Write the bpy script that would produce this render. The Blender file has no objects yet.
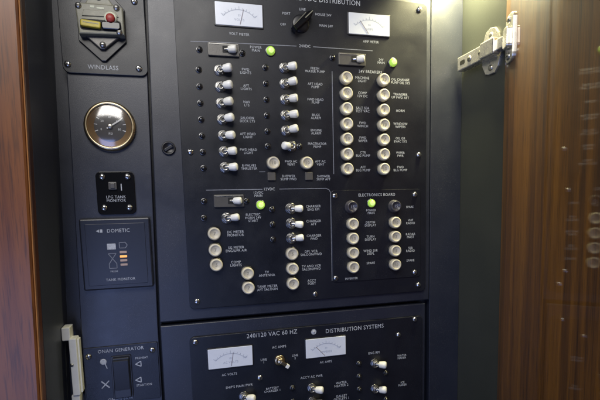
import bpy, bmesh, math, random
from mathutils import Matrix, Vector
random.seed(7)
S = 0.001                      # everything below is measured in millimetres on the panel
PI = math.pi
scene = bpy.context.scene
COL = scene.collection

# ------------------------------------------------------------------ materials
def mat(name, col, rough=0.5, metal=0.0, spec=0.5, coat=0.0, coat_rough=0.05, bump=0.0, bscale=900.0,
        var=0.0, vscale=60.0, emit=None, estr=0.0, trans=0.0, rvar=0.0, objvar=0.0, dust=0.0):
    m = bpy.data.materials.new(name); m.use_nodes = True
    nt = m.node_tree; b = nt.nodes['Principled BSDF']
    b.inputs['Base Color'].default_value = (*col, 1)
    b.inputs['Roughness'].default_value = rough
    b.inputs['Metallic'].default_value = metal
    b.inputs['Specular IOR Level'].default_value = spec
    b.inputs['Coat Weight'].default_value = coat
    b.inputs['Coat Roughness'].default_value = coat_rough
    b.inputs['Transmission Weight'].default_value = trans
    if emit:
        b.inputs['Emission Color'].default_value = (*emit, 1); b.inputs['Emission Strength'].default_value = estr
    tc = nt.nodes.new('ShaderNodeTexCoord')
    if var or rvar:
        n = nt.nodes.new('ShaderNodeTexNoise'); n.inputs['Scale'].default_value = vscale; n.inputs['Detail'].default_value = 6
        n.inputs['Roughness'].default_value = 0.65
        nt.links.new(tc.outputs['Object'], n.inputs['Vector'])
        if var:
            r = nt.nodes.new('ShaderNodeMapRange'); r.inputs[1].default_value = .25; r.inputs[2].default_value = .75
            r.inputs[3].default_value = 1 - var; r.inputs[4].default_value = 1 + var
            nt.links.new(n.outputs['Fac'], r.inputs[0])
            mx = nt.nodes.new('ShaderNodeVectorMath'); mx.operation = 'SCALE'; mx.inputs[0].default_value = col
            nt.links.new(r.outputs[0], mx.inputs['Scale']); nt.links.new(mx.outputs[0], b.inputs['Base Color'])
        if rvar:
            r2 = nt.nodes.new('ShaderNodeMapRange'); r2.inputs[1].default_value = .3; r2.inputs[2].default_value = .7
            r2.inputs[3].default_value = max(0.02, rough - rvar); r2.inputs[4].default_value = rough + rvar
            nt.links.new(n.outputs['Fac'], r2.inputs[0]); nt.links.new(r2.outputs[0], b.inputs['Roughness'])
    if objvar:
        oi = nt.nodes.new('ShaderNodeObjectInfo'); cr = nt.nodes.new('ShaderNodeMix'); cr.data_type = 'RGBA'
        src = b.inputs['Base Color'].links[0].from_socket if b.inputs['Base Color'].links else None
        if src: nt.links.new(src, cr.inputs['A'])
        else: cr.inputs['A'].default_value = (*col, 1)
        cr.inputs['B'].default_value = (col[0]*.80, col[1]*.74, col[2]*.58, 1)
        mm = nt.nodes.new('ShaderNodeMath'); mm.operation = 'MULTIPLY'; mm.inputs[1].default_value = objvar
        nt.links.new(oi.outputs['Random'], mm.inputs[0]); nt.links.new(mm.outputs[0], cr.inputs['Factor'])
        nt.links.new(cr.outputs['Result'], b.inputs['Base Color'])
    if dust:
        src = b.inputs['Base Color'].links[0].from_socket if b.inputs['Base Color'].links else None
        nd = nt.nodes.new('ShaderNodeTexNoise'); nd.inputs['Scale'].default_value = 1500; nd.inputs['Detail'].default_value = 1
        nl = nt.nodes.new('ShaderNodeTexNoise'); nl.inputs['Scale'].default_value = 26; nl.inputs['Detail'].default_value = 4
        for q in (nd, nl): nt.links.new(tc.outputs['Object'], q.inputs['Vector'])
        a1 = nt.nodes.new('ShaderNodeMapRange'); a1.inputs[1].default_value = .64; a1.inputs[2].default_value = .76; nt.links.new(nd.outputs['Fac'], a1.inputs[0])
        a2 = nt.nodes.new('ShaderNodeMapRange'); a2.inputs[1].default_value = .35; a2.inputs[2].default_value = .7; nt.links.new(nl.outputs['Fac'], a2.inputs[0])
        mu = nt.nodes.new('ShaderNodeMath'); mu.operation = 'MULTIPLY'; nt.links.new(a1.outputs[0], mu.inputs[0]); nt.links.new(a2.outputs[0], mu.inputs[1])
        m3 = nt.nodes.new('ShaderNodeMath'); m3.operation = 'MULTIPLY'; m3.inputs[1].default_value = dust; nt.links.new(mu.outputs[0], m3.inputs[0])
        cm = nt.nodes.new('ShaderNodeMix'); cm.data_type = 'RGBA'; cm.inputs['B'].default_value = (.30, .30, .29, 1)
        if src: nt.links.new(src, cm.inputs['A'])
        else: cm.inputs['A'].default_value = (*col, 1)
        nt.links.new(m3.outputs[0], cm.inputs['Factor']); nt.links.new(cm.outputs['Result'], b.inputs['Base Color'])
    if bump:
        n2 = nt.nodes.new('ShaderNodeTexNoise'); n2.inputs['Scale'].default_value = bscale; n2.inputs['Detail'].default_value = 3
        nt.links.new(tc.outputs['Object'], n2.inputs['Vector'])
        bp = nt.nodes.new('ShaderNodeBump'); bp.inputs['Strength'].default_value = bump; bp.inputs['Distance'].default_value = 0.0004
        nt.links.new(n2.outputs['Fac'], bp.inputs['Height']); nt.links.new(bp.outputs[0], b.inputs['Normal'])
    return m

def wood(name, c_dark, c_mid, c_light, sx, coat_rough, cw=1.0):
    m = bpy.data.materials.new(name); m.use_nodes = True
    nt = m.node_tree; b = nt.nodes['Principled BSDF']; L = nt.links.new
    tc = nt.nodes.new('ShaderNodeTexCoord')
    mp = nt.nodes.new('ShaderNodeMapping'); mp.inputs['Scale'].default_value = (sx, sx, 2.2)
    L(tc.outputs['Object'], mp.inputs[0])
    n1 = nt.nodes.new('ShaderNodeTexNoise'); n1.inputs['Scale'].default_value = 1.0; n1.inputs['Detail'].default_value = 7
    n1.inputs['Roughness'].default_value = 0.7; n1.inputs['Distortion'].default_value = 0.25
    L(mp.outputs[0], n1.inputs['Vector'])
    mp2 = nt.nodes.new('ShaderNodeMapping'); mp2.inputs['Scale'].default_value = (sx*.28, sx*.28, .8); L(tc.outputs['Object'], mp2.inputs[0])
    n2 = nt.nodes.new('ShaderNodeTexNoise'); n2.inputs['Scale'].default_value = 1.0; n2.inputs['Detail'].default_value = 2
    L(mp2.outputs[0], n2.inputs['Vector'])
    ad = nt.nodes.new('ShaderNodeMath'); ad.operation = 'MULTIPLY_ADD'; ad.inputs[1].default_value = 0.55
    mu = nt.nodes.new('ShaderNodeMath'); mu.operation = 'MULTIPLY'; mu.inputs[1].default_value = 0.45
    L(n2.outputs['Fac'], mu.inputs[0]); L(n1.outputs['Fac'], ad.inputs[0]); L(mu.outputs[0], ad.inputs[2])
    cr = nt.nodes.new('ShaderNodeValToRGB'); e = cr.color_ramp.elements
    e[0].position = .40; e[0].color = (*c_dark, 1); e[1].position = .61; e[1].color = (*c_light, 1)
    k = cr.color_ramp.elements.new(.5); k.color = (*c_mid, 1)
    L(ad.outputs[0], cr.inputs[0])
    # short dark pores
    mp3 = nt.nodes.new('ShaderNodeMapping'); mp3.inputs['Scale'].default_value = (sx*9, sx*9, 28); L(tc.outputs['Object'], mp3.inputs[0])
    n3 = nt.nodes.new('ShaderNodeTexNoise'); n3.inputs['Scale'].default_value = 1.0; n3.inputs['Detail'].default_value = 3
    L(mp3.outputs[0], n3.inputs['Vector'])
    r = nt.nodes.new('ShaderNodeMapRange'); r.inputs[1].default_value = .34; r.inputs[2].default_value = .5
    r.inputs[3].default_value = .55; r.inputs[4].default_value = 1.0; L(n3.outputs['Fac'], r.inputs[0])
    sc = nt.nodes.new('ShaderNodeVectorMath'); sc.operation = 'SCALE'; L(cr.outputs[0], sc.inputs[0]); L(r.outputs[0], sc.inputs['Scale'])
    L(sc.outputs[0], b.inputs['Base Color'])
    b.inputs['Roughness'].default_value = .45; b.inputs['Coat Weight'].default_value = cw
    b.inputs['Coat Roughness'].default_value = coat_rough; b.inputs['Coat IOR'].default_value = 1.5
    bp = nt.nodes.new('ShaderNodeBump'); bp.inputs['Strength'].default_value = .06; bp.inputs['Distance'].default_value = .0003
    L(n1.outputs['Fac'], bp.inputs['Height']); L(bp.outputs[0], b.inputs['Coat Normal'])
    return m

M = {}
M['navy']   = mat('navy_paint', (.0115, .0140, .0245), .40, spec=.75, bump=.25, bscale=1400, var=.12, vscale=14, rvar=.07, dust=.22)
M['wall']   = mat('grey_laminate', (.030, .033, .028), .45, bump=.2, bscale=900, var=.10, vscale=11, rvar=.06)
M['navy_lit'] = mat('navy_paint_lit', (.052, .058, .078), .45, bump=.2, bscale=900, var=.12, vscale=12, dust=.1)  # navy paint lightened, so the colour carries the light on the left cheek
M['plate']  = mat('black_faceplate', (.0060, .0072, .0120), .35, spec=.5, bump=.3, bscale=1700, var=.18, vscale=22, rvar=.08, dust=.25)
M['black']  = mat('black_plastic', (.012, .012, .014), .35, bump=.1)
M['gloss']  = mat('gloss_black', (.006, .006, .007), .12)
M['slate']  = mat('slate_plastic', (.015, .017, .025), .34, bump=.15, bscale=2500)
M['ivory']  = mat('ivory_plastic', (.55, .51, .405), .38, var=.10, vscale=160, bump=.12, bscale=700, objvar=.28)
M['ivory2'] = mat('ivory_number_print', (.25, .235, .19), .5)  # darker numerals printed on the ivory buttons
M['white']  = mat('white_plastic', (.74, .74, .71), .35, var=.06, vscale=200, objvar=.3)
M['offw']   = mat('offwhite_plastic', (.80, .80, .75), .4, var=.06, vscale=90)
M['ink']    = mat('legend_ink', (.45, .47, .50), .6, var=.35, vscale=420)
M['line']   = mat('engraved_line', (.20, .21, .24), .6, var=.3, vscale=300)
M['chrome'] = mat('chrome', (.70, .70, .70), .22, metal=1.0, rvar=.08, vscale=300)
M['nickel'] = mat('dull_nickel', (.46, .45, .42), .32, metal=1.0, rvar=.1, vscale=250)
M['dark']   = mat('dark_slot', (.006, .006, .006), .7)
M['gunmetal'] = mat('gunmetal', (.16, .16, .165), .3, metal=1.0)
M['guard']  = mat('breaker_body', (.105, .10, .093), .34, metal=.35, var=.15, vscale=90, bump=.2, bscale=900)
M['face']   = mat('meter_face', (.66, .69, .74), .30, coat=.25, coat_rough=.12, var=.06, vscale=60)
M['tick']   = mat('meter_print', (.34, .37, .44), .6)
M['red_line'] = mat('meter_needle', (.25, .22, .24), .5)
M['lens']   = mat('dark_lens', (.012, .012, .013), .10, spec=.7)
M['green']  = mat('green_lamp', (.30, .50, .08), .25, emit=(.36, .62, .07), estr=.62)
M['green_hot'] = mat('green_lamp_centre', (.4, .55, .2), .2, emit=(.62, .86, .22), estr=.85)
M['amber']  = mat('amber_led', (.7, .30, .08), .4, emit=(1.0, .42, .10), estr=.9)
M['amber2'] = mat('dim_led', (.42, .30, .24), .4)
M['brass']  = mat('brass', (.52, .42, .26), .3, metal=1.0, rvar=.07, vscale=120)
M['dial']   = mat('gauge_dial', (.060, .054, .050), .3)
M['bronze'] = mat('bronze_ring_reflection', (.36, .23, .11), .35, metal=.7)
M['glass']  = mat('gauge_glass', (1, 1, 1), .03)
_nt = M['glass'].node_tree; _tr = _nt.nodes.new('ShaderNodeBsdfTransparent'); _gl = _nt.nodes.new('ShaderNodeBsdfGlossy'); _gl.inputs['Roughness'].default_value = .16
_lw = _nt.nodes.new('ShaderNodeLayerWeight'); _lw.inputs[0].default_value = .35
_fr = _nt.nodes.new('ShaderNodeMapRange'); _fr.inputs[1].default_value = 0; _fr.inputs[2].default_value = 1; _fr.inputs[3].default_value = .16; _fr.inputs[4].default_value = .45
_nt.links.new(_lw.outputs['Facing'], _fr.inputs[0]); _mx = _nt.nodes.new('ShaderNodeMixShader')
_nt.links.new(_fr.outputs[0], _mx.inputs[0]); _nt.links.new(_tr.outputs[0], _mx.inputs[1]); _nt.links.new(_gl.outputs[0], _mx.inputs[2])
_nt.links.new(_mx.outputs[0], _nt.nodes['Material Output'].inputs['Surface'])
M['putty']  = mat('putty_breaker_case', (.19, .185, .135), .42, var=.3, vscale=70, bump=.3, bscale=500)
M['putty2'] = mat('pale_breaker_print', (.48, .50, .38), .5, var=.2, vscale=150)
M['yellow'] = mat('yellow_lever', (.46, .37, .035), .45, var=.25, vscale=120)
M['red']    = mat('red_button', (.26, .025, .018), .42)
M['knobdk'] = mat('charcoal_cap', (.05, .048, .058), .3, var=.2, vscale=200)
M['greysq'] = mat('grey_lens', (.085, .08, .075), .3)
M['wood']   = wood('teak_varnish', (.050, .018, .0012), (.130, .050, .0030), (.215, .088, .007), 85, .03)
M['wood2']  = wood('mahogany_varnish', (.042, .010, .001), (.098, .027, .003), (.15, .047, .006), 70, .22, .15)
M['lip']    = mat('wood_edge_highlight', (.34, .15, .05), .35, coat=.8, var=.2, vscale=60)  # lipping paler than the plank, painting the highlight along its rounded edge
M['hinge']  = mat('hinge_steel', (.66, .63, .56), .28, metal=.85, rvar=.1, vscale=120)

# ------------------------------------------------------------------ mesh building
# local frame: x right, y up, w out of the panel towards the viewer (all mm)
class MB:
    def __init__(s): s.bm = bmesh.new(); s.mats = []
    def mi(s, m):
        if m not in s.mats: s.mats.append(m)
        return s.mats.index(m)
    def add(s, verts, faces, m, smooth=False):
        i = s.mi(m); vs = [s.bm.verts.new(v) for v in verts]
        out = []
        for f in faces:
            try: fc = s.bm.faces.new([vs[k] for k in f])
            except ValueError: continue
            fc.material_index = i; fc.smooth = smooth; out.append(fc)
        return vs, out
    def prism(s, pts, w0, w1, m, bev=0.0, smooth=False, mx=None):
        """outline (x,y) counter-clockwise, from w0 to w1, bevel on the front rim"""
        n = len(pts); rings = [[(x, y, w0) for x, y in pts]]
        if bev > 0:
            cx = sum(p[0] for p in pts)/n; cy = sum(p[1] for p in pts)/n
            ins = inset(pts, bev)
            ins2 = inset(pts, bev*.3)
            rings += [[(x, y, w1-bev) for x, y in pts], [(x, y, w1-bev*.3) for x, y in ins2], [(x, y, w1) for x, y in ins]]
        else: rings += [[(x, y, w1) for x, y in pts]]
        V = [v for r in rings for v in r]
        if mx: V = [tuple(mx @ Vector(v)) for v in V]
        F = []
        for k in range(len(rings)-1):
            for j in range(n):
                a = k*n+j; b = k*n+(j+1) % n
                F.append((a, b, b+n, a+n))
        F.append(tuple(range((len(rings)-1)*n, len(rings)*n))); F.append(tuple(reversed(range(n))))
        return s.add(V, F, m, smooth)
    def box(s, x0, x1, y0, y1, w0, w1, m, bev=0.0, mx=None):
        return s.prism([(x0, y0), (x1, y0), (x1, y1), (x0, y1)], w0, w1, m, bev, mx=mx)
    def rbox(s, x0, x1, y0, y1, w0, w1, r, m, bev=0.0, seg=6, mx=None):
        return s.prism(rrect(x0, x1, y0, y1, r, seg), w0, w1, m, bev, mx=mx)
    def lathe(s, prof, m, seg=28, mx=None, smooth=True, cx=0, cy=0, cap=True):
        """profile of (r, w)"""
        V = []; F = []; n = len(prof)
        for r, w in prof:
            for j in range(seg):
                a = 2*PI*j/seg; V.append((cx+r*math.cos(a), cy+r*math.sin(a), w))
        if mx: V = [tuple(mx @ Vector(v)) for v in V]
        for k in range(n-1):
            for j in range(seg):
                a = k*seg+j; b = k*seg+(j+1) % seg
                F.append((a, b, b+seg, a+seg))
        if cap: F.append(tuple(range((n-1)*seg, n*seg)))
        vs, fs = s.add(V, F, m, smooth); cap and fs and setattr(fs[-1], 'smooth', False); return vs, fs
    def quadline(s, pts, width, w0, w1, m):
        """polyline strip as thin raised line"""
        for (x0, y0), (x1, y1) in zip(pts[:-1], pts[1:]):
            d = math.hypot(x1-x0, y1-y0) or 1; nx, ny = -(y1-y0)/d*width/2, (x1-x0)/d*width/2
            s.prism([(x0-nx, y0-ny), (x1-nx, y1-ny), (x1+nx, y1+ny), (x0+nx, y0+ny)], w0, w1, m)
    def text(s, body, size, x, y, w, m, align='CENTER', rot=0.0, ext=.12, bold=0.0, hs=1.0, lines=1.0):
        me = text_mesh(body, size, align, ext, bold, lines)
        i = s.mi(m); c, sn = math.cos(rot), math.sin(rot)
        vs = [s.bm.verts.new((x+(v.co.x*c*hs-v.co.y*sn), y+(v.co.x*hs*sn+v.co.y*c), w+v.co.z)) for v in me.vertices]
        for p in me.polygons:
            try: f = s.bm.faces.new([vs[k] for k in p.vertices])
            except ValueError: continue
            f.material_index = i
        bpy.data.meshes.remove(me)
    def mesh(s, name):
        me = bpy.data.meshes.new(name)
        for v in s.bm.verts: v.co = Vector((v.co.x*S, -v.co.z*S, v.co.y*S))
        bmesh.ops.recalc_face_normals(s.bm, faces=s.bm.faces[:])
        s.bm.to_mesh(me); s.bm.free()
        for m in s.mats: me.materials.append(M[m])
        return me
    def build(s, name, parent=None, x=0, y=0, w=0):
        return link(name, s.mesh(name), parent, x, y, w)

def inset(pts, d):
    n = len(pts); out = []
    for i in range(n):
        p0, p1, p2 = Vector(pts[i-1]), Vector(pts[i]), Vector(pts[(i+1) % n])
        e1 = (p1-p0); e2 = (p2-p1)
        if e1.length < 1e-9 or e2.length < 1e-9: out.append(tuple(p1)); continue
        e1.normalize(); e2.normalize()
        n1 = Vector((-e1.y, e1.x)); n2 = Vector((-e2.y, e2.x)); b = n1+n2
        b = b.normalized() if b.length > 1e-6 else n1
        k = d/max(.35, b.dot(n1)); out.append((p1.x+b.x*k, p1.y+b.y*k))
    return out
def rrect(x0, x1, y0, y1, r, seg=6):
    P = []
    for cx, cy, a0 in ((x1-r, y0+r, -90), (x1-r, y1-r, 0), (x0+r, y1-r, 90), (x0+r, y0+r, 180)):
        for k in range(seg+1):
            a = math.radians(a0+90*k/seg); P.append((cx+r*math.cos(a), cy+r*math.sin(a)))
    return P
def text_mesh(body, size, align='CENTER', ext=.12, bold=0.0, lines=1.0):
    c = bpy.data.curves.new('t', 'FONT'); c.body = body; c.size = size; c.align_x = align; c.align_y = 'CENTER'
    c.extrude = ext/2; c.resolution_u = 2; c.space_line = lines; c.space_character = 1.08; c.offset = bold
    o = bpy.data.objects.new('t', c); COL.objects.link(o)
    dg = bpy.context.evaluated_depsgraph_get(); dg.update()
    me = bpy.data.meshes.new_from_object(o.evaluated_get(dg))
    bpy.data.objects.remove(o); bpy.data.curves.remove(c)
    return me
def link(name, me, parent=None, x=0, y=0, w=0, label=None):
    o = bpy.data.objects.new(name, me); COL.objects.link(o)
    o.location = (x*S, -w*S, y*S)
    if parent: o.parent = parent
    if label: o['label'] = label
    return o
def thing(name, label, cat, x=0, y=0, w=0, group=None):
    o = bpy.data.objects.new(name, None); COL.objects.link(o); o.empty_display_size = .02
    o.location = (x*S, -w*S, y*S); o['label'] = label; o['category'] = cat
    if group: o['group'] = group
    return o

class Holder:
    """a plate that carries parts; positions are given in panel millimetres (x right, d down)"""
    def __init__(s, root, x, y, w): s.root, s.x, s.y, s.w = root, x, y, w
    def put(s, name, me, x, d, w=0.0, parent=None, label=None):
        return link(name, me, parent or s.root, x-s.x, -d-s.y, w-s.w, label)

# ------------------------------------------------------------------ shared part meshes
def m_nut(r=5.6):
    b = MB()
    b.lathe([(r*1.12, 0), (r*1.12, .7), (r*1.0, .9)], 'gunmetal', 24)
    hexa = [(r*math.cos(k*PI/3+.26), r*math.sin(k*PI/3+.26)) for k in range(6)]
    b.prism(hexa, .9, 2.9, 'nickel', .35)
    b.lathe([(3.9, 2.9), (3.9, 5.2), (3.5, 5.6), (2.6, 5.6), (2.3, 4.6)], 'nickel', 20)
    b.lathe([(2.3, 4.62), (.2, 4.5)], 'dark', 16)
    return b.mesh('toggle_switch')
def m_lever(tilt=29.0, left=False, L=9.6, r=4.6):
    b = MB(); t = math.radians(tilt); ax = Vector((math.cos(t)*(-1 if left else 1), 0, math.sin(t)))
    rot = Vector((0, 0, 1)).rotation_difference(ax).to_matrix().to_4x4(); rot = Matrix.Translation((0, 0, 4.0)) @ rot
    b.lathe([(1.7, 0), (2.0, 3.0), (2.2, 4.6)], 'nickel', 14, mx=rot)
    k = r
    b.lathe([(k*.62, 4.2), (k*.80, 4.5), (k*.86, 5.4), (k*.98, 3.5+L*.6), (k, 3.5+L*.8), (k*.93, 3.5+L*.95), (k*.74, 3.9+L), (k*.38, 4.2+L), (.1, 4.25+L)], 'white', 20, mx=rot)
    return b.mesh('lever')
def m_button(num):
    b = MB()
    b.lathe([(8.2, 0), (8.2, .8), (7.4, 1.1)], 'black', 28)
    b.lathe([(7.1, .9), (7.3, 4.4), (7.25, 6.2), (6.9, 7.0), (6.3, 7.5), (5.5, 7.7), (5.2, 7.5), (4.9, 7.0), (.1, 6.8)], 'ivory', 32)
    b.text(num, 5.2, 0, 0, 7.0, 'ivory2', ext=.3)
    return b.mesh('push_button')
def m_knob():
    b = MB()
    b.lathe([(8.0, 0), (8.0, 1.2), (7.2, 1.6), (7.0, 6.0), (6.4, 7.0), (5.2, 7.2), (4.8, 6.2), (.1, 6.0)], 'knobdk', 28)
    b.text('15', 5.0, 0, 0, 6.1, 'tick', ext=.2)
    return b.mesh('breaker_knob')
def m_dome():
    b = MB()
    b.lathe([(3.5, 0), (3.5, .8), (3.2, 1.2), (2.6, 1.2)], 'gunmetal', 20)
    b.lathe([(2.7, 1.1), (2.6, 2.4), (2.1, 3.4), (1.2, 4.0), (.1, 4.2)], 'lens', 18)
    return b.mesh('indicator_lamp')
def m_green():
    b = MB()
    b.lathe([(5.9, 0), (5.9, .9), (5.5, 1.4), (5.0, 1.4)], 'gunmetal', 24)
    b.lathe([(5.0, .9), (4.8, 2.6), (4.1, 4.1), (3.0, 4.9)], 'green', 24, cap=False); b.lathe([(3.0, 4.9), (1.6, 5.4), (.1, 5.6)], 'green_hot', 24)
    return b.mesh('green_lamp')
def m_screw():
    b = MB()
    b.lathe([(3.3, 0), (3.25, .9), (2.7, 1.7), (1.6, 2.15), (.1, 2.25)], 'chrome', 20)
    b.box(-2.6, 2.6, -.4, .4, 1.5, 2.32, 'dark'); b.box(-.4, .4, -2.6, 2.6, 1.5, 2.325, 'dark')
    return b.mesh('screw')
def m_guard():
    b = MB()
    b.rbox(-17, 17, -7, 7, 0, 3.0, 1.2, 'guard', .6)
    b.box(-15.6, 15.6, 5.0, 5.8, 3.0, 3.5, 'nickel', .15)  # bright strip standing in for the highlight along the top edge
    b.rbox(-1.5, 15, -3.6, 3.6, 2.2, 3.15, .8, 'dark')
    return b.mesh('main_breaker')
def m_meter(kind):
    b = MB(); W, H = 26, 12
    b.rbox(-W-1.2, W+1.2, -H-1.2, H+1.2, 0, 1.2, 1.5, 'black', .4)
    b.rbox(-W, W, -H, H, .8, 1.9, .8, 'face', .5)
    return b.mesh('meter')
def m_scale(kind):
    b = MB(); R = 24
    arc = [(R*math.sin(a), R*math.cos(a)-19) for a in [math.radians(-46+92*k/28) for k in range(29)]]
    b.quadline(arc, .55, 1.9, 2.0, 'tick')
    for k in range(11):
        a = math.radians(-46+9.2*k); l = 3.6 if k % 5 == 0 else 2.2
        b.quadline([(R*math.sin(a), R*math.cos(a)-19), ((R+l)*math.sin(a), (R+l)*math.cos(a)-19)], .5, 1.9, 2.02, 'tick')
    for k, t in enumerate(kind[1]):
        b.text(t, 3.0, -17+34*k/(len(kind[1])-1), -1.2 if k in (0, len(kind[1])-1) else -.8, 1.95, 'tick')
    b.text(kind[0], 3.6, 0, -5.6, 1.95, 'tick')
    return b.mesh('dial')
def m_needle(a):
    b = MB(); a = math.radians(a)
    b.quadline([(3*math.sin(a), 3*math.cos(a)-13), (23*math.sin(a), 23*math.cos(a)-17)], .6, 2.1, 2.4, 'red_line')
    return b.mesh('needle')

NUT, NUT2 = m_nut(), m_nut(6.0)
LEVER, LEVER_L, LEVER_S = m_lever(), m_lever(left=True), m_lever(24, L=9.5, r=4.2)
BUT = [m_button('5'), m_button('10'), m_button('7')]
KNOB, DOME, GREEN, SCREW, GUARD = m_knob(), m_dome(), m_green(), m_screw(), m_guard()

def legend(H, body, x, d, size=3.95, w=.06, align='CENTER', lines=.88, parent=None, hs=.92, rot=0.0, label=None):
    b = MB(); b.text(body, size, 0, 0, 0, 'ink', align=align, lines=lines, bold=-.01, hs=hs, rot=rot)
    return H.put('legend', b.mesh('legend'), x, d, w, parent, label)
def toggle(H, x, d, lever=None, nut=None, w=0.0, label=None):
    t = H.put('toggle_switch', nut or NUT, x, d, w, label=label)
    l = link('lever', lever or LEVER, t); l.rotation_euler = (random.uniform(-.07, .07), random.uniform(-.10, .10), random.uniform(-.10, .10)); t.rotation_euler.y = 0; return t
def screw(H, x, d, w=0.0, parent=None):
    o = H.put('screw', SCREW, x, d, w, parent); o.rotation_euler.y = random.uniform(0, PI); return o
def main_breaker(H, x, d):
    g = H.put('main_breaker', GUARD, x, d)
    l = link('lever', LEVER_S, g, 1.0, 0, -1.5); return g
def meter(H, x, d, kind, ang):
    m = H.put('meter', m_meter(kind), x, d)
    link('dial', m_scale(kind), m); link('needle', m_needle(ang), m); return m

# ------------------------------------------------------------------ upper panel
WF = -3.0                                    # frame face lies 3 mm behind the faceplate front
up = thing('distribution_panel', 'large black switch panel with many toggles and cream buttons, above the seam', 'switch panel', 140, -127, WF-12)
U = Holder(up, 140, -127, WF-12)
def part(H, name, b, x=0, d=0, w=0, parent=None, label=None): return H.put(name, b.mesh(name), x, d, w, parent, label)
b = MB(); b.prism([(-29, -126.5), (311.5, -126.5), (311.5, 330), (-20.5, 330)], WF-10, WF, 'navy', 1.0); part(U, 'frame', b)
b = MB(); b.rbox(4.5, 304.5, -114, 243, WF+.05, 0, 6, 'plate', .7); part(U, 'faceplate', b)
# thumb latch on the frame
b = MB(); b.lathe([(7.4, 0), (7.4, 1.6), (6.7, 2.4), (5.9, 2.5), (5.6, 1.9), (.1, 1.9)], 'black', 28)
mx = Matrix.Rotation(math.radians(32), 4, 'Z'); b.rbox(-4.8, 4.8, -1.5, 1.5, 1.9, 3.6, .8, 'slate', .4, mx=mx)
part(U, 'latch', b, -9, -67, WF)

legend(U, '24/12 VDC DISTRIBUTION', 217, -235, 8.0, align='RIGHT', hs=.9)
meter(U, 73.5, -211, ('VOLTS', ['20', '25', '30']), 12)
meter(U, 227.5, -212, ('AMPS', ['0', '50', '100']), -30)
legend(U, 'VOLT METER', 73, -191); legend(U, 'AMP METER', 230, -193)
# rotary selector
b = MB()
b.lathe([(10, 0), (10, 1.2), (9, 2.0), (7.5, 2.4), (.1, 2.4)], 'black', 32)
mx = Matrix.Rotation(math.radians(43), 4, 'Z')
b.prism([(-13.5, -3.2), (8, -4.2), (15.5, -1.2), (15.5, 1.2), (8, 4.2), (-13.5, 3.2)], 2.2, 13, 'gloss', 1.2, mx=mx)
b.box(3, 15, -.5, .5, 13, 13.25, 'putty', mx=mx)
b.prism([(-13, 2.4), (7.5, 3.3), (7.8, 3.9), (-13, 3.0)], 11.5, 13.1, 'putty', mx=mx)  # thin pale sliver painted as the highlight on the pointer's upper edge
part(U, 'selector_knob', b, 143.5, -207)
for t, x, d in (('LINE', 146, -223), ('PORT', 127, -217), ('OFF', 123, -205), ('HOUSE 24V', 171, -219), ('MAIN 24V', 174, -207)): legend(U, t, x, d, 3.9)

b = MB()
b.quadline([(20, 180), (45, 181), (138, 182.5)], .8, 0, .12, 'line'); b.quadline([(158, 183), (232, 183)], .8, 0, .12, 'line')
b.quadline([(180.5, 157), (180.5, 38)], .8, 0, .12, 'line')
b.quadline([(90, 41), (97, 41)], .6, 0, .12, 'line')
b.quadline([(29, 21), (93, 21)], .8, 0, .12, 'line')
b.quadline([(113, 21), (170, 21), (174, 19.5), (176, 16), (176, -92)], .7, 0, .12, 'line')
part(U, 'engraved_line', b)
legend(U, '24VDC', 148, -183, 4.6); legend(U, '12VDC', 101, -21, 4.6)

# main breakers
main_breaker(U, 55, -173); main_breaker(U, 205, -171); main_breaker(U, 54, -8.5)
U.put('indicator_lamp', DOME, 75.5, -171); U.put('indicator_lamp', DOME, 29, -172); U.put('indicator_lamp', DOME, 181, -172)
U.put('green_lamp', GREEN, 107.5, -175, label='lit green lamp beside the POWER MAIN legend')
U.put('green_lamp', GREEN, 258, -170.5, label='lit green lamp right of the upper right main breaker')
U.put('green_lamp', GREEN, 90, -3, label='lit green lamp under the 12VDC MAIN legend')
legend(U, 'POWER\nMAIN', 91, -176.5); legend(U, '24V\nMAIN', 243, -171.5); legend(U, '12VDC\nMAIN', 88, -15.5, 4.0)

LA = ['FWD\nLIGHTS', 'AFT\nLIGHTS', 'NAV\nLTS', 'SALOON\nDECK LTS', 'AFT HEAD\nLIGHT', 'FWD HEAD\nLIGHT', 'E-VALVES\nTHRUSTER']
for i, t in enumerate(LA):
    d = -151.5+17.6*i; x = 49.6+.25*i
    toggle(U, x, d); U.put('indicator_lamp', DOME, 27.3, d+.6); legend(U, t, 78.5, d-.5)
LB = ['FRESH\nWATER PUMP', 'AFT HEAD\nPUMP', 'FWD HEAD\nPUMP', 'BILGE\nALARM', 'ENGINE\nALARM']
for i, t in enumerate(LB):
    d = -157.8+17.55*i
    toggle(U, 123, d); U.put('indicator_lamp', DOME, 101, d+.8); legend(U, t, 159.5, d+.5)
toggle(U, 129, -70, LEVER_L, label='only toggle of the panel thrown to the left')
U.put('indicator_lamp', DOME, 101, -70); U.put('indicator_lamp', DOME, 138.5, -70); legend(U, 'MACERATOR\nPUMP', 160.5, -71.5, 4.0)

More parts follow.
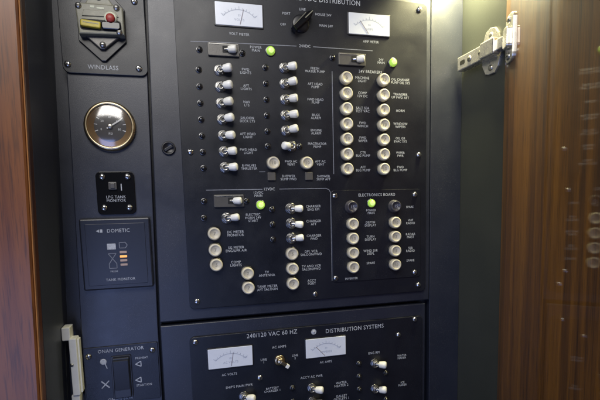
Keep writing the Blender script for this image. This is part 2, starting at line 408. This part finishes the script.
def button(H, x, d, k=0, parent=None):
    o = H.put('push_button', BUT[k % 3], x, d, 0, parent); o.rotation_euler.y = random.uniform(-.3, .3); return o
button(U, 106, -50.5, 1); button(U, 146, -50.5, 1)
legend(U, 'FWD AC\nVENT', 128, -51); legend(U, 'AFT AC\nVENT', 164, -51)
b = MB(); b.rbox(-4.6, 4.6, -4.6, 4.6, 0, 2.6, .8, 'greysq', .7); SQ = b.mesh('square_lamp')
U.put('square_lamp', SQ, 104, -35.5); U.put('square_lamp', SQ, 149, -35.5)
legend(U, 'SHOWER\nSUMP FWD', 124.5, -34, 4.0); legend(U, 'SHOWER\nSUMP AFT', 167.5, -33.5, 4.0)
legend(U, '24V BREAKERS', 229, -158.5, 4.8)
L1 = ['MACHINE\nLIGHT', 'COMP\n12V DC', 'SALT SEA\nTEST VAC', 'FWD\nWINCH', 'FWD\nWIPER', 'CTR\nBLG PUMP', 'AFT\nBLG PUMP']
L2 = ['OIL CHANGE\nPUMP OIL SYS', 'TRANSFER\nUP FWD AFT', 'HORN', 'WINDOW\nWIPERS', 'OIL GR\nEVAC SYS', 'WIPER\nPWR', 'FWD\nBLG PUMP']
for i in range(7):
    d = -148.8+17.55*i
    button(U, 196.5, d, i); button(U, 244.2, d+.2, i+1)
    legend(U, L1[i], 218.5, d-.5, 4.2); legend(U, L2[i], 268.5, d-.5, 4.2)

# 12 V section
toggle(U, 51, 11, LEVER_S, NUT2); U.put('indicator_lamp', DOME, 26, -8.7); U.put('indicator_lamp', DOME, 25, 10); U.put('indicator_lamp', DOME, 74, -8)
legend(U, 'ELECTRIC\nHORN 24V\nSTART', 81, 11.5, 4.0)
for x, d, t, lx, ld in ((35.5, 28, 'DC METER\nMONITOR', 60, 29), (35.7, 46.5, 'SG METER\nENG/UPR AIR', 60, 47), (36.2, 63.5, 'COMP\nLIGHTS', 59, 64),
                        (71.5, 75.5, 'TV\nANTENNA', 95, 78), (71.7, 92.5, 'TANK METER\nAFT SALOON', 95, 95)):
    button(U, x, d, int(x)); legend(U, t, lx, ld, 4.2)
for i, t in enumerate(['CHARGER\nENG RM', 'CHARGER\nAFT', 'CHARGER\nFWD']):
    d = 2+17.6*i; toggle(U, 126, d, LEVER_S, NUT2); U.put('indicator_lamp', DOME, 103.5, d+.4); legend(U, t, 154, d, 4.2)
for i, t in enumerate(['DPL VCR\nSALOON/FWD', 'TV AND VCR\nSALON/FWD', 'ACCY\nPORT']):
    d = 55.5+17.9*i; button(U, 125.2, d, i); legend(U, t, 150, d+.5, 4.2)

for x, d in ((294, -235), (14, -63), (294, -61), (13, 105), (154, 107), (294, 105), (14, -235)): screw(U, x, d)
# electronics sub-plate screwed to the faceplate: its fittings are sub-parts
b = MB(); b.rbox(176.5, 296, -94, 18.5, .02, 1.2, 4, 'plate', .4); ep = part(U, 'electronics_plate', b)
E0 = Holder(ep, 0, 0, 0)
for o in (ep,): E0.x, E0.y, E0.w = 0, 0, 0
def eput(name, me, x, d, label=None): return E0.put(name, me, x, d, 1.2, ep, label)
for x, d in ((181, -12), (288, -11.5), (180.5, 88.5), (288, 88)): o = eput('screw', SCREW, x, d); o.rotation_euler.y = random.uniform(0, PI)
legend(E0, 'ELECTRONICS BOARD', 236, -12, 5.0, 1.26, parent=ep)
eput('breaker_knob', KNOB, 201.5, 2); eput('breaker_knob', KNOB, 259, 2.5)
eput('green_lamp', GREEN, 228, -2, 'small lit green lamp under the electronics board heading')
legend(E0, 'POWER\nMAIN', 228, 8.5, 3.9, 1.26, parent=ep); legend(E0, 'SPARE', 281, 4, 3.9, 1.26, parent=ep)
EL = ['DEPTH\nDISPLAY', 'TURN\nDISPLAY', 'WIND DIR\nDISPL', 'SPARE']; ER = ['VHF\nRADIO', 'RADAR\nMAST', 'SSB\nRADIO', 'SPARE']
for i in range(4):
    d = 22.7+17.7*i
    for x, k in ((202, i), (258.6, i+1)):
        o = eput('push_button', BUT[k % 3], x, d); o.rotation_euler.y = random.uniform(-.3, .3)
    legend(E0, EL[i], 227, d+.8-(4 if i == 3 else 0), 4.2, 1.26, parent=ep); legend(E0, ER[i], 282, d-(3.5 if i == 3 else 0), 4.2, 1.26, parent=ep)
legend(E0, 'INVERTER', 201, 90.5, 3.9, 1.26, parent=ep)

# ------------------------------------------------------------------ lower panel
lo = thing('distribution_panel', 'lower black switch panel titled 240/120 VAC distribution systems, below the seam', 'switch panel', 140, -340, WF-12)
L = Holder(lo, 140, -340, WF-12)
b = MB(); b.prism([(-29, -340), (306, -340), (306, -131), (-29, -131)], WF-10, WF, 'navy', 1.0); part(L, 'frame', b)
b = MB(); b.rbox(2, 300.5, -335, -146.5, WF+.05, 0, 6, 'plate', .7); part(L, 'faceplate', b)
legend(L, '240/120 VAC 60 HZ', 99, 151.5, 7.4, hs=.92); legend(L, 'DISTRIBUTION SYSTEMS', 205.5, 155, 7.4, hs=.92)
b = MB()
for k in range(8):
    a = k*PI/8; b.quadline([(-3.4*math.cos(a), -3.4*math.sin(a)), (3.4*math.cos(a), 3.4*math.sin(a))], .8, 0, .12+.01*k, 'ink')
b.lathe([(1.8, 0), (1.8, .3), (.1, .3)], 'ink', 14)
part(L, 'compass_emblem', b, 151, 154)
meter(L, 48, 174.5, ('AC VOLTS', ['0', '150', '300']), 8); meter(L, 166, 174.5, ('AMPERES', ['0', '50', '100']), -35)
legend(L, 'AC VOLTS', 46, 195.5); legend(L, 'AC AMPS', 166, 194); legend(L, 'AC AMPS', 107, 168.5, 4.4)
# brass selector
b = MB(); b.lathe([(6.5, 0), (6.5, 1.4), (5.6, 2.2), (4.6, 2.4)], 'brass', 24); b.lathe([(4.4, 2.0), (4.2, 6.5), (3.3, 7.4), (.1, 7.6)], 'brass', 20)
mx = Matrix.Rotation(math.radians(-38), 4, 'Z'); b.rbox(0, 11, -2.2, 2.2, 4.2, 8, 1.2, 'brass', .8, mx=mx); b.rbox(8, 12.5, -2.4, 2.4, 4, 8.2, 1, 'white', .5, mx=mx)
part(L, 'selector_switch', b, 107, 185)
legend(L, 'LINE\n1', 87.5, 184); legend(L, 'LINE\n2', 126.5, 183)
legend(L, "SHIP'S MAIN PWR", 57, 211.5, 4.2); toggle(L, 62, 225); screw(L, 82, 204); legend(L, 'BATTERY\nCHARGER 1', 97, 221)
legend(L, "ACC'Y AC PWR", 147, 211, 4.2)
for i, t in enumerate(['WATER\nHEATER 2', 'GALLEY\nOUTLETS 1', 'LIGHTS\nSALOON', 'OUTLETS\nAFT']):
    d = 225.5+17.6*i; toggle(L, 147, d); legend(L, t, 186, d, 4.4)
    d2 = 243+17.6*i
    toggle(L, 62, d2); legend(L, ['OUTLETS\nFWD', 'REFRIG\nGALLEY', 'STOVE\nTOP', 'MICRO\nWAVE'][i], 97, d2, 4.4)
for i in range(4): L.put('indicator_lamp', DOME, 210, 201+17.2*i); L.put('indicator_lamp', DOME, 122, 222+17.6*i)
legend(L, 'ENG RM', 231, 189.5, 4.4); toggle(L, 232, 203.5); legend(L, 'WATER\nMAKER', 270.5, 199)
L.put('indicator_lamp', DOME, 247.5, 218); toggle(L, 232, 237.5); legend(L, 'ICE\nMAKER', 271.5, 236); L.put('indicator_lamp', DOME, 247.5, 254)
toggle(L, 232, 271); legend(L, 'DRYER', 271, 271)
for x, d in ((8.5, 152.5), (289, 150.5), (265.5, 169), (8.5, 328), (289, 328)): screw(L, x, d)

# ------------------------------------------------------------------ left column
ib = thing('instrument_board', 'tall navy board left of the switch panels carrying a gauge and small plates', 'board', -70, -345, WF-12)
I = Holder(ib, -70, -345, WF-12)
b = MB(); b.prism([(-116, -345), (-31.5, -345), (-31.5, -128), (-22.8, 330), (-101, 330)], WF-10, WF, 'navy', .8); part(I, 'board', b)

# windlass breaker plate
wp = thing('breaker_plate', 'black rounded plate lettered WINDLASS with a putty-coloured breaker, at the top left', 'breaker', -66, 144, WF)
W = Holder(wp, -66, 144, WF)
b = MB(); b.rbox(-108, -25.5, 141.5, 232, WF+.03, WF+3, 7, 'plate', .6); part(W, 'plate', b, 0, 0, 0)
for x, d in ((-103, -150), (-34.5, -149), (-35, -216), (-102, -216)): screw(W, x, d, WF+3)
legend(W, 'WINDLASS', -69.5, -148.2, 6.2, WF+3.06)
w0 = WF+3.02
b = MB()
b.prism([(-90.5, 173), (-70, 154), (-66, 154), (-45, 174), (-45, 206), (-63, 226), (-74, 226), (-90.5, 206)], w0, w0+3, 'black', .6)
b.prism([(-88, 176), (-45.5, 177.5), (-45.5, 203), (-50, 206), (-86, 206), (-90, 202)], w0+3, w0+13, 'putty', 1.4)
b.prism([(-86, 200), (-50, 200), (-63, 219), (-74, 219)], w0+3.05, w0+8, 'putty', 1.0)
b.prism([(-84, 177), (-70, 164.5), (-66, 164.5), (-51, 177)], w0+3.05, w0+7, 'guard', 1.0)
b.prism([(-84, 193), (-50, 194), (-53, 199), (-82, 199)], w0+12.9, w0+14.2, 'putty', .4)
b.box(-76, -72, 201.4, 203.4, w0+13, w0+13.4, 'putty2'); b.box(-70, -63, 200.8, 202.4, w0+13, w0+13.4, 'putty2')
b.rbox(-86.5, -48, 180, 190.5, w0+11, w0+13.15, 3, 'dark')
br = part(W, 'breaker_body', b)
BH = Holder(br, 0, 0, 0)
def bput(name, b): return link(name, b.mesh(name), br)
b = MB(); mx = Matrix.Translation((-76, 185, 0)) @ Matrix.Rotation(math.radians(-5), 4, 'Z')
b.rbox(-9.5, 9, -3.2, 3.2, w0+13, w0+17, 1.4, 'yellow', 1.0, mx=mx); b.box(-7, 7, .2, .9, w0+17, w0+17.2, 'putty', mx=mx); bput('trip_lever', b)
b = MB(); b.rbox(-66.5, -48.5, 181, 188.5, w0+13, w0+16.5, 2.4, 'gloss', 1.0); bput('reset_lever', b)
b = MB(); b.lathe([(6, w0+12.8), (6, w0+15), (5, w0+15.6)], 'putty2', 24, cx=-57.5, cy=192.5); b.lathe([(4.4, w0+15), (4.3, w0+17.5), (3.2, w0+18.6), (.1, w0+18.9)], 'red', 24, cx=-57.5, cy=191.5); bput('reset_button', b)
b = MB(); b.lathe([(3, 0), (3, 1), (2.2, 2.0), (.1, 2.2)], 'nickel', 18); b.box(-2.2, 2.2, -.4, .4, 1.6, 2.3, 'dark'); FS = b.mesh('fixing_screw')
for x, y, w in ((-67.5, 168.5, w0+7), (-68.5, 214, w0+8), (-51.5, 203, w0+13), (-86.8, 202.5, w0+12.6), (-50.2, 179.6, w0+13)):
    link('fixing_screw', FS, br, x, y, w)

# round gauge
gg = thing('pressure_gauge', 'round gauge with brass bezel below the WINDLASS plate', 'gauge', -67, 89, WF)
R = 25.5
b = MB(); b.lathe([(R+.4, 0), (R+.4, 2), (R, 4), (R-.8, 5.2), (R-2.2, 5.9), (R-3.4, 5.6), (R-4.2, 4.6)], 'brass', 64, cap=False); b.build('bezel', gg)
b = MB(); b.lathe([(R-4.1, 4.8), (R-9.6, 1.6)], 'bronze', 64, cap=False); b.build('inner_ring', gg)  # bevel ring, widened in bronze to paint the warm reflection inside the gauge
b = MB(); b.lathe([(R-9.4, 1.4), (.1, 1.4)], 'dial', 48)
for k in range(-4, 5):
    a = math.radians(k*27); b.quadline([(12.8*math.sin(a), 12.8*math.cos(a)), (16*math.sin(a), 16*math.cos(a))], 0.8 if k % 2 == 0 else .5, 1.4, 1.65, 'white')
for k, t in ((-4, '0'), (-2, '20'), (0, '40'), (2, '60'), (4, '80')):
    a = math.radians(k*27); b.text(t, 3.0, 9.4*math.sin(a), 9.6*math.cos(a), 1.5, 'white')
b.text('PSI', 3.2, 0, -7.5, 1.5, 'white'); 
b.build('dial', gg)
b = MB(); a = math.radians(57); b.quadline([(-4*math.sin(a), -4*math.cos(a)), (14*math.sin(a), 14*math.cos(a))], 1.5, 2.4, 3.0, 'white'); b.lathe([(2.6, 1.6), (2.6, 3.2), (1.8, 3.6), (.1, 3.6)], 'nickel', 20); b.build('needle', gg)
b = MB(); b.lathe([(R-3.8, 4.5), (R-6, 5.3), (R-11, 6.4), (R-17, 7.0), (.1, 7.2)], 'glass', 48)
b.build('glass', gg)

# tank sensor plate
ts = thing('sensor_plate', 'small black square plate with four corner screws, between the gauge and the monitor', 'plate', -66, -3, WF)
T = Holder(ts, -66, -3, WF)
b = MB(); b.rbox(-85, -46.5, -3.5, 42, WF+.03, WF+2.4, 5, 'gloss', .5); part(T, 'plate', b)
for x, d in ((-78.5, -36.5), (-53, -36.5), (-78.5, -3.8), (-53, -3.5)): screw(T, x, d, WF+2.4)
b = MB(); b.rbox(-4.2, 4.2, -4, 4, 0, 2.2, .8, 'greysq', .6); b.rbox(-2, 2.4, -2.5, 2.5, 2.2, 3.4, .5, 'guard', .3); part(T, 'push_switch', b, -68.5, -27, WF+2.4)
b = MB(); b.box(-.5, .5, -3.6, 3.6, 0, .12, 'ink'); part(T, 'printed_mark', b, -60, -25.5, WF+2.42)
legend(T, 'LPG TANK\nMONITOR', -66, -13.2, 4.3, WF+2.46)

# tank monitor
mo = thing('monitor_panel', 'square charcoal monitor with an amber light bar, below the four-screw plate', 'monitor', -68, -85, WF)
Mo = Holder(mo, -68, -85, WF)
b = MB(); b.rbox(-104, -33, -84, -7.5, WF+.03, WF+6, 2, 'slate', 1.6); b.rbox(-98.5, -38.5, -79, -13, WF+6, WF+6.5, 1, 'slate', .3); part(Mo, 'housing', b)
z = WF+6.56
legend(Mo, 'DOMETIC', -65.5, 20.8, 5.4, z, label='white brand lettering with a small mark')
b = MB(); b.prism([(-3.8, 0), (-.6, -1.7), (-.6, 1.7)], 0, .12, 'ink'); b.prism([(.2, -1.7), (2.6, -1.7), (2.6, 1.7), (.2, 1.7)], 0, .12, 'ink'); part(Mo, 'brand_mark', b, -84, 20.5, z)
b = MB(); b.rbox(-4.3, 4.3, -3.2, 3.2, 0, .3, .5, 'ink'); part(Mo, 'test_button', b, -73.5, 37.5, z)
b = MB()
b.quadline([(-4, 3), (-4, -3), (2, -3), (4, 0), (2, 3), (-4, 3)], .7, 0, .12, 'line'); part(Mo, 'tank_symbol', b, -61.5, 36.5, z)
b = MB()
b.quadline([(-4, 5), (4, 5), (-3.6, -6), (-3.6, -11), (4, -11), (4, -6), (-4, 5)], .7, 0, .12, 'line'); part(Mo, 'tank_symbol', b, -73.3, 50, z)
for i, (m, y) in enumerate((('amber2', 44), ('amber', 48.6), ('amber2', 53), ('amber2', 57.6))):
    b = MB(); b.rbox(-3.6, 3.6, -1.2, 1.2, 0, .6, .5, m, .2); part(Mo, 'level_light', b, -62, y, z, label='lit amber bar, second from the top' if m == 'amber' else None)
legend(Mo, 'TANK MONITOR', -66.5, 73.5, 4.0, z); legend(Mo, 'FRESH', -72.5, 64.5, 2.8, z)

# generator control
ge = thing('generator_panel', 'black generator start panel with a tall rocker switch, at the bottom left', 'control panel', -72, -212, WF)
G = Holder(ge, -72, -212, WF)
b = MB(); b.rbox(-111, -33, -214, -148, WF+.03, WF+1.6, 2, 'plate', .4); part(G, 'plate', b)
z = WF+1.66
legend(G, 'ONAN GENERATOR', -72, 153.3, 5.4, z)
b = MB(); b.rbox(-10.5, 10.5, -24.5, 24.5, 0, 1.4, 1.5, 'black', .4); b.rbox(-8.8, 8.8, -23, 23, 1.4, 5, 1, 'slate', .8)
mx = Matrix.Rotation(math.radians(5), 4, 'X'); b.rbox(-8.3, 8.3, -21.5, 21.5, 3, 6.2, 1, 'slate', .8, mx=mx); part(G, 'rocker_switch', b, -72.5, 184, WF+1.6)
for x, d in ((-105.5, 157.5), (-39, 157)): screw(G, x, d, WF+1.6)
legend(G, 'ONAN 8KW', -76, 209.5, 5.0, z)
b = MB()
b.lathe([(3.4, 0), (3.4, .12), (2.5, .12)], 'ink', 20, cy=2); b.quadline([(1.5, 0), (3.5, -6)], .9, 0, .13, 'ink'); b.quadline([(-2.6, 4.8), (2.6, -.8)], .8, 0, .14, 'ink'); part(G, 'start_symbol', b, -91, 167, z)
b = MB(); b.quadline([(-4, 4), (4, -4)], 1.4, 0, .12, 'ink'); b.quadline([(-4, -4), (4, 4)], 1.0, 0, .14, 'ink'); part(G, 'stop_symbol', b, -90.5, 191, z)
b = MB(); b.quadline([(3, 3), (-3, 0), (3, -3), (3, 3)], .9, 0, .12, 'ink'); SY = b.mesh('arrow_symbol')
G.put('arrow_symbol', SY, -55, 171.5, z); G.put('arrow_symbol', SY, -56, 190, z)
legend(G, 'PREHEAT', -51, 164.8, 3.4, z); legend(G, 'START/ON', -50, 196.5, 3.6, z)

# ------------------------------------------------------------------ the cabinet
def struct(name, b, m=None):
    o = b.build(name); o['kind'] = 'structure'; return o
b = MB(); b.box(-150, 372, -345, 330, WF-24, WF-14, 'navy'); struct('back_wall', b)
b = MB(); b.box(313.5, 358, -345, 330, WF-13.5, WF-2, 'navy', .5); struct('back_strip', b)
# right cheek of the recess, leaning a touch
b = MB(); b.prism([(358, -77), (358, 22), (376, 22), (376, -77)], -345, 330, 'wall')
for v in b.bm.verts: v.co = Vector((v.co.x, v.co.z, -v.co.y))
struct('side_wall', b)
# left cheek, leaning with the hull
def leanx(y): return -123.5 + y*11/350
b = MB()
for w0_, w1_, off, m in ((-20, 72, 0, 'navy_lit'),):
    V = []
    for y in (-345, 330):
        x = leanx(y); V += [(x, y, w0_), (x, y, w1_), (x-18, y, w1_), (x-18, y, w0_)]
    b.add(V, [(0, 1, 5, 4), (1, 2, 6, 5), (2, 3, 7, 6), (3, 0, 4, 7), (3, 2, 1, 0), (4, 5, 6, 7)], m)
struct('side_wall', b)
# wooden stile in front of the left cheek
st = thing('cabinet_stile', 'reddish varnished wooden board along the left edge of the recess', 'wooden board', -170, -345, 72)
b = MB(); V = []; F = []
prof = [(-1.2, 72.3), (0, 73.5), (0, 88), (-.8, 89.6), (-2.4, 90.5), (-110, 90.5), (-110, 72.3)]
for y in (-345, 330):
    for dx, w in prof: V.append((leanx(y)+dx+170, y+345, w-72))
n = len(prof); F = [(k, (k+1) % n, n+(k+1) % n, n+k) for k in range(n)] + [tuple(range(n)), tuple(range(2*n-1, n-1, -1))]
b.add(V, F, 'wood2'); o = b.build('plank', st)
b = MB(); V = []
for y in (-345, 330):
    x = leanx(y)+170; V += [(x+.1, y+345, 14), (x+1.0, y+345, 14), (x+1.0, y+345, 17), (x+.8, y+345, 17.8), (x+.1, y+345, 18.2)]
b.add(V, [(0, 1, 6, 5), (1, 2, 7, 6), (2, 3, 8, 7), (3, 4, 9, 8), (4, 0, 5, 9), (0, 1, 2, 3, 4), (9, 8, 7, 6, 5)], 'lip'); b.build('edge_highlight_strip', st)
# white plastic catch rail
ca = thing('door_catch', 'off-white plastic catch fixed upright in the gap beside the generator panel', 'catch', -120, -200, -4)
b = MB(); b.rbox(-.5, 6.8, 6, 68, 4, 18, 1.2, 'offw', .8); b.rbox(5.5, 8.4, 7, 66, 4, 13, .8, 'offw', .5); b.build('body', ca)
b = MB(); b.rbox(-4.5, 3.5, 0, 14, 0, 16, 1, 'offw', .7); FT = b.mesh('foot')
link('foot', FT, ca, 2, -8, 0); link('foot', FT, ca, -2.5, 66, 0)
b = MB(); b.lathe([(1.6, 0), (1.6, .8), (.1, 1)], 'nickel', 14); PS = b.mesh('pin'); link('pin', PS, ca, 1, 40, 18)

# the open wooden door: hinged edge at the front of the right cheek, swung 68 degrees
A = math.radians(-21.5)
door = thing('wooden_door', 'glossy brown wooden door standing open on the right', 'door', 356, -345, 77)
door.rotation_euler = (0, 0, -(math.pi/2 - A))
# local: x along the door from the hinge edge, w towards the cabinet inside
b = MB(); b.rbox(0, 340, 0, 675, -19, 0, 1.5, 'wood', 1.2); b.build('door_leaf', door)
b = MB(); b.rbox(30, 310, 40, 635, -23, -19, 3, 'wood', 1.5); b.build('outer_panel', door)

# concealed hinge between the cheek and the door
hi = thing('concealed_hinge', 'bright steel concealed hinge holding the wooden door at the top right', 'hinge', 357.9, 172, 0)
def to_cheek(mb):
    for v in mb.bm.verts: u, y, h = v.co.x, v.co.y, v.co.z; v.co = Vector((-h, y, u))
b = MB(); b.prism([(38, -12), (44, -23), (50, -25), (60, -25), (66, -19), (70, -8), (70, 8), (66, 17), (60, 25), (52, 27), (44, 24), (38, 12)], 0, 2.6, 'hinge', .8)
b.lathe([(3.4, 2.6), (3.2, 3.6), (1.5, 4.2), (.1, 4.2)], 'nickel', 16, cx=54, cy=18); b.lathe([(3.4, 2.6), (3.2, 3.6), (1.5, 4.2), (.1, 4.2)], 'nickel', 16, cx=54, cy=-18)
to_cheek(b); b.build('mounting_plate', hi)
b = MB(); b.rbox(2, 62, -8.6, 8.6, 2.7, 12, 2, 'hinge', 1.4)
b.rbox(8, 18, -2.6, 2.6, 11.6, 12.15, 2, 'dark'); b.lathe([(3.6, 11.8), (3.4, 13.0), (.1, 13.2)], 'nickel', 16, cx=27, cy=0); b.lathe([(3.4, 11.8), (3.2, 13.2), (.1, 13.4)], 'nickel', 16, cx=48, cy=0)
b.box(24.7, 29.3, -.5, .5, 12.9, 13.35, 'dark'); b.box(45.7, 50.3, -.5, .5, 12.9, 13.5, 'dark')
to_cheek(b); b.build('arm', hi)
b = MB(); b.rbox(50, 74, -9, 9, 6, 15.5, 2.5, 'hinge', 1.6); b.rbox(70, 88, -6, 6, 2, 12, 2.5, 'hinge', 1.2)
to_cheek(b); b.build('link_arm', hi)
# cup flange lies on the door's inner face
b = MB()
b.prism(rrect(8, 31, -25, 25, 8), 0, 2.6, 'hinge', 1.0)
b.rbox(13, 27, -11, 11, 2.6, 7.5, 4, 'hinge', 1.4)
for y in (-18.5, 18.5):
    b.lathe([(3.8, 2.6), (3.4, 3.8), (1.8, 4.4), (.1, 4.4)], 'nickel', 16, cx=19, cy=y); b.box(16.5, 21.5, y-.5, y+.5, 3.9, 4.6, 'dark')
cup = b.build('cup_flange', hi, 356-357.9, 0, 77); cup.rotation_euler = (0, 0, -(math.pi/2-A))

# ------------------------------------------------------------------ light
w = bpy.data.worlds.new('World'); scene.world = w; w.use_nodes = True
bg = w.node_tree.nodes['Background']; bg.inputs[0].default_value = (.62, .70, .85, 1); bg.inputs[1].default_value = .05
def area(name, loc, target, sx, sy, power, col):
    l = bpy.data.lights.new(name, 'AREA'); l.shape = 'RECTANGLE'; l.size = sx; l.size_y = sy; l.energy = power; l.color = col
    o = bpy.data.objects.new(name, l); COL.objects.link(o); o.location = loc
    o.rotation_euler = (Vector(target)-Vector(loc)).to_track_quat('-Z', 'Y').to_euler(); return o
area('ceiling_light', (-.22, -.58, .53), (.02, 0, .05), .75, .36, 7.5, (1.0, .97, .93))
area('window_light', (-.36, -.80, -.32), (-.02, 0, -.12), .6, .45, 3.0, (.36, .48, 1.0))
cl = area('cabinet_light', (.336, -.034, .292), (.338, -.010, .10), .04, .03, 1.35, (1.0, .92, .50)); cl.data.spread = math.radians(125)

# ------------------------------------------------------------------ camera
cd = bpy.data.cameras.new('Camera'); cam = bpy.data.objects.new('Camera', cd); COL.objects.link(cam)
R3 = ((0.96646769, -0.05236022, 0.25139333), (0.0250644, 0.99355132, 0.11057823), (-0.25556208, -0.10056927, 0.96154763))   # rows: panel right, down, inward in camera axes
right = Vector((R3[0][0], R3[2][0], -R3[1][0])); upv = -Vector((R3[0][1], R3[2][1], -R3[1][1])); fwd = Vector((R3[0][2], R3[2][2], -R3[1][2]))
m3 = Matrix((right, upv, -fwd)).transposed()
cam.matrix_world = Matrix.Translation((0, -.52, 0)) @ m3.to_4x4()
cd.sensor_width = 36; cd.lens = 27; cd.shift_y = 56.7/600; cd.clip_start = .01; cd.clip_end = 20
scene.camera = cam
scene.view_settings.view_transform = 'Standard'; scene.view_settings.look = 'None'; scene.view_settings.exposure = 0; scene.view_settings.gamma = 1
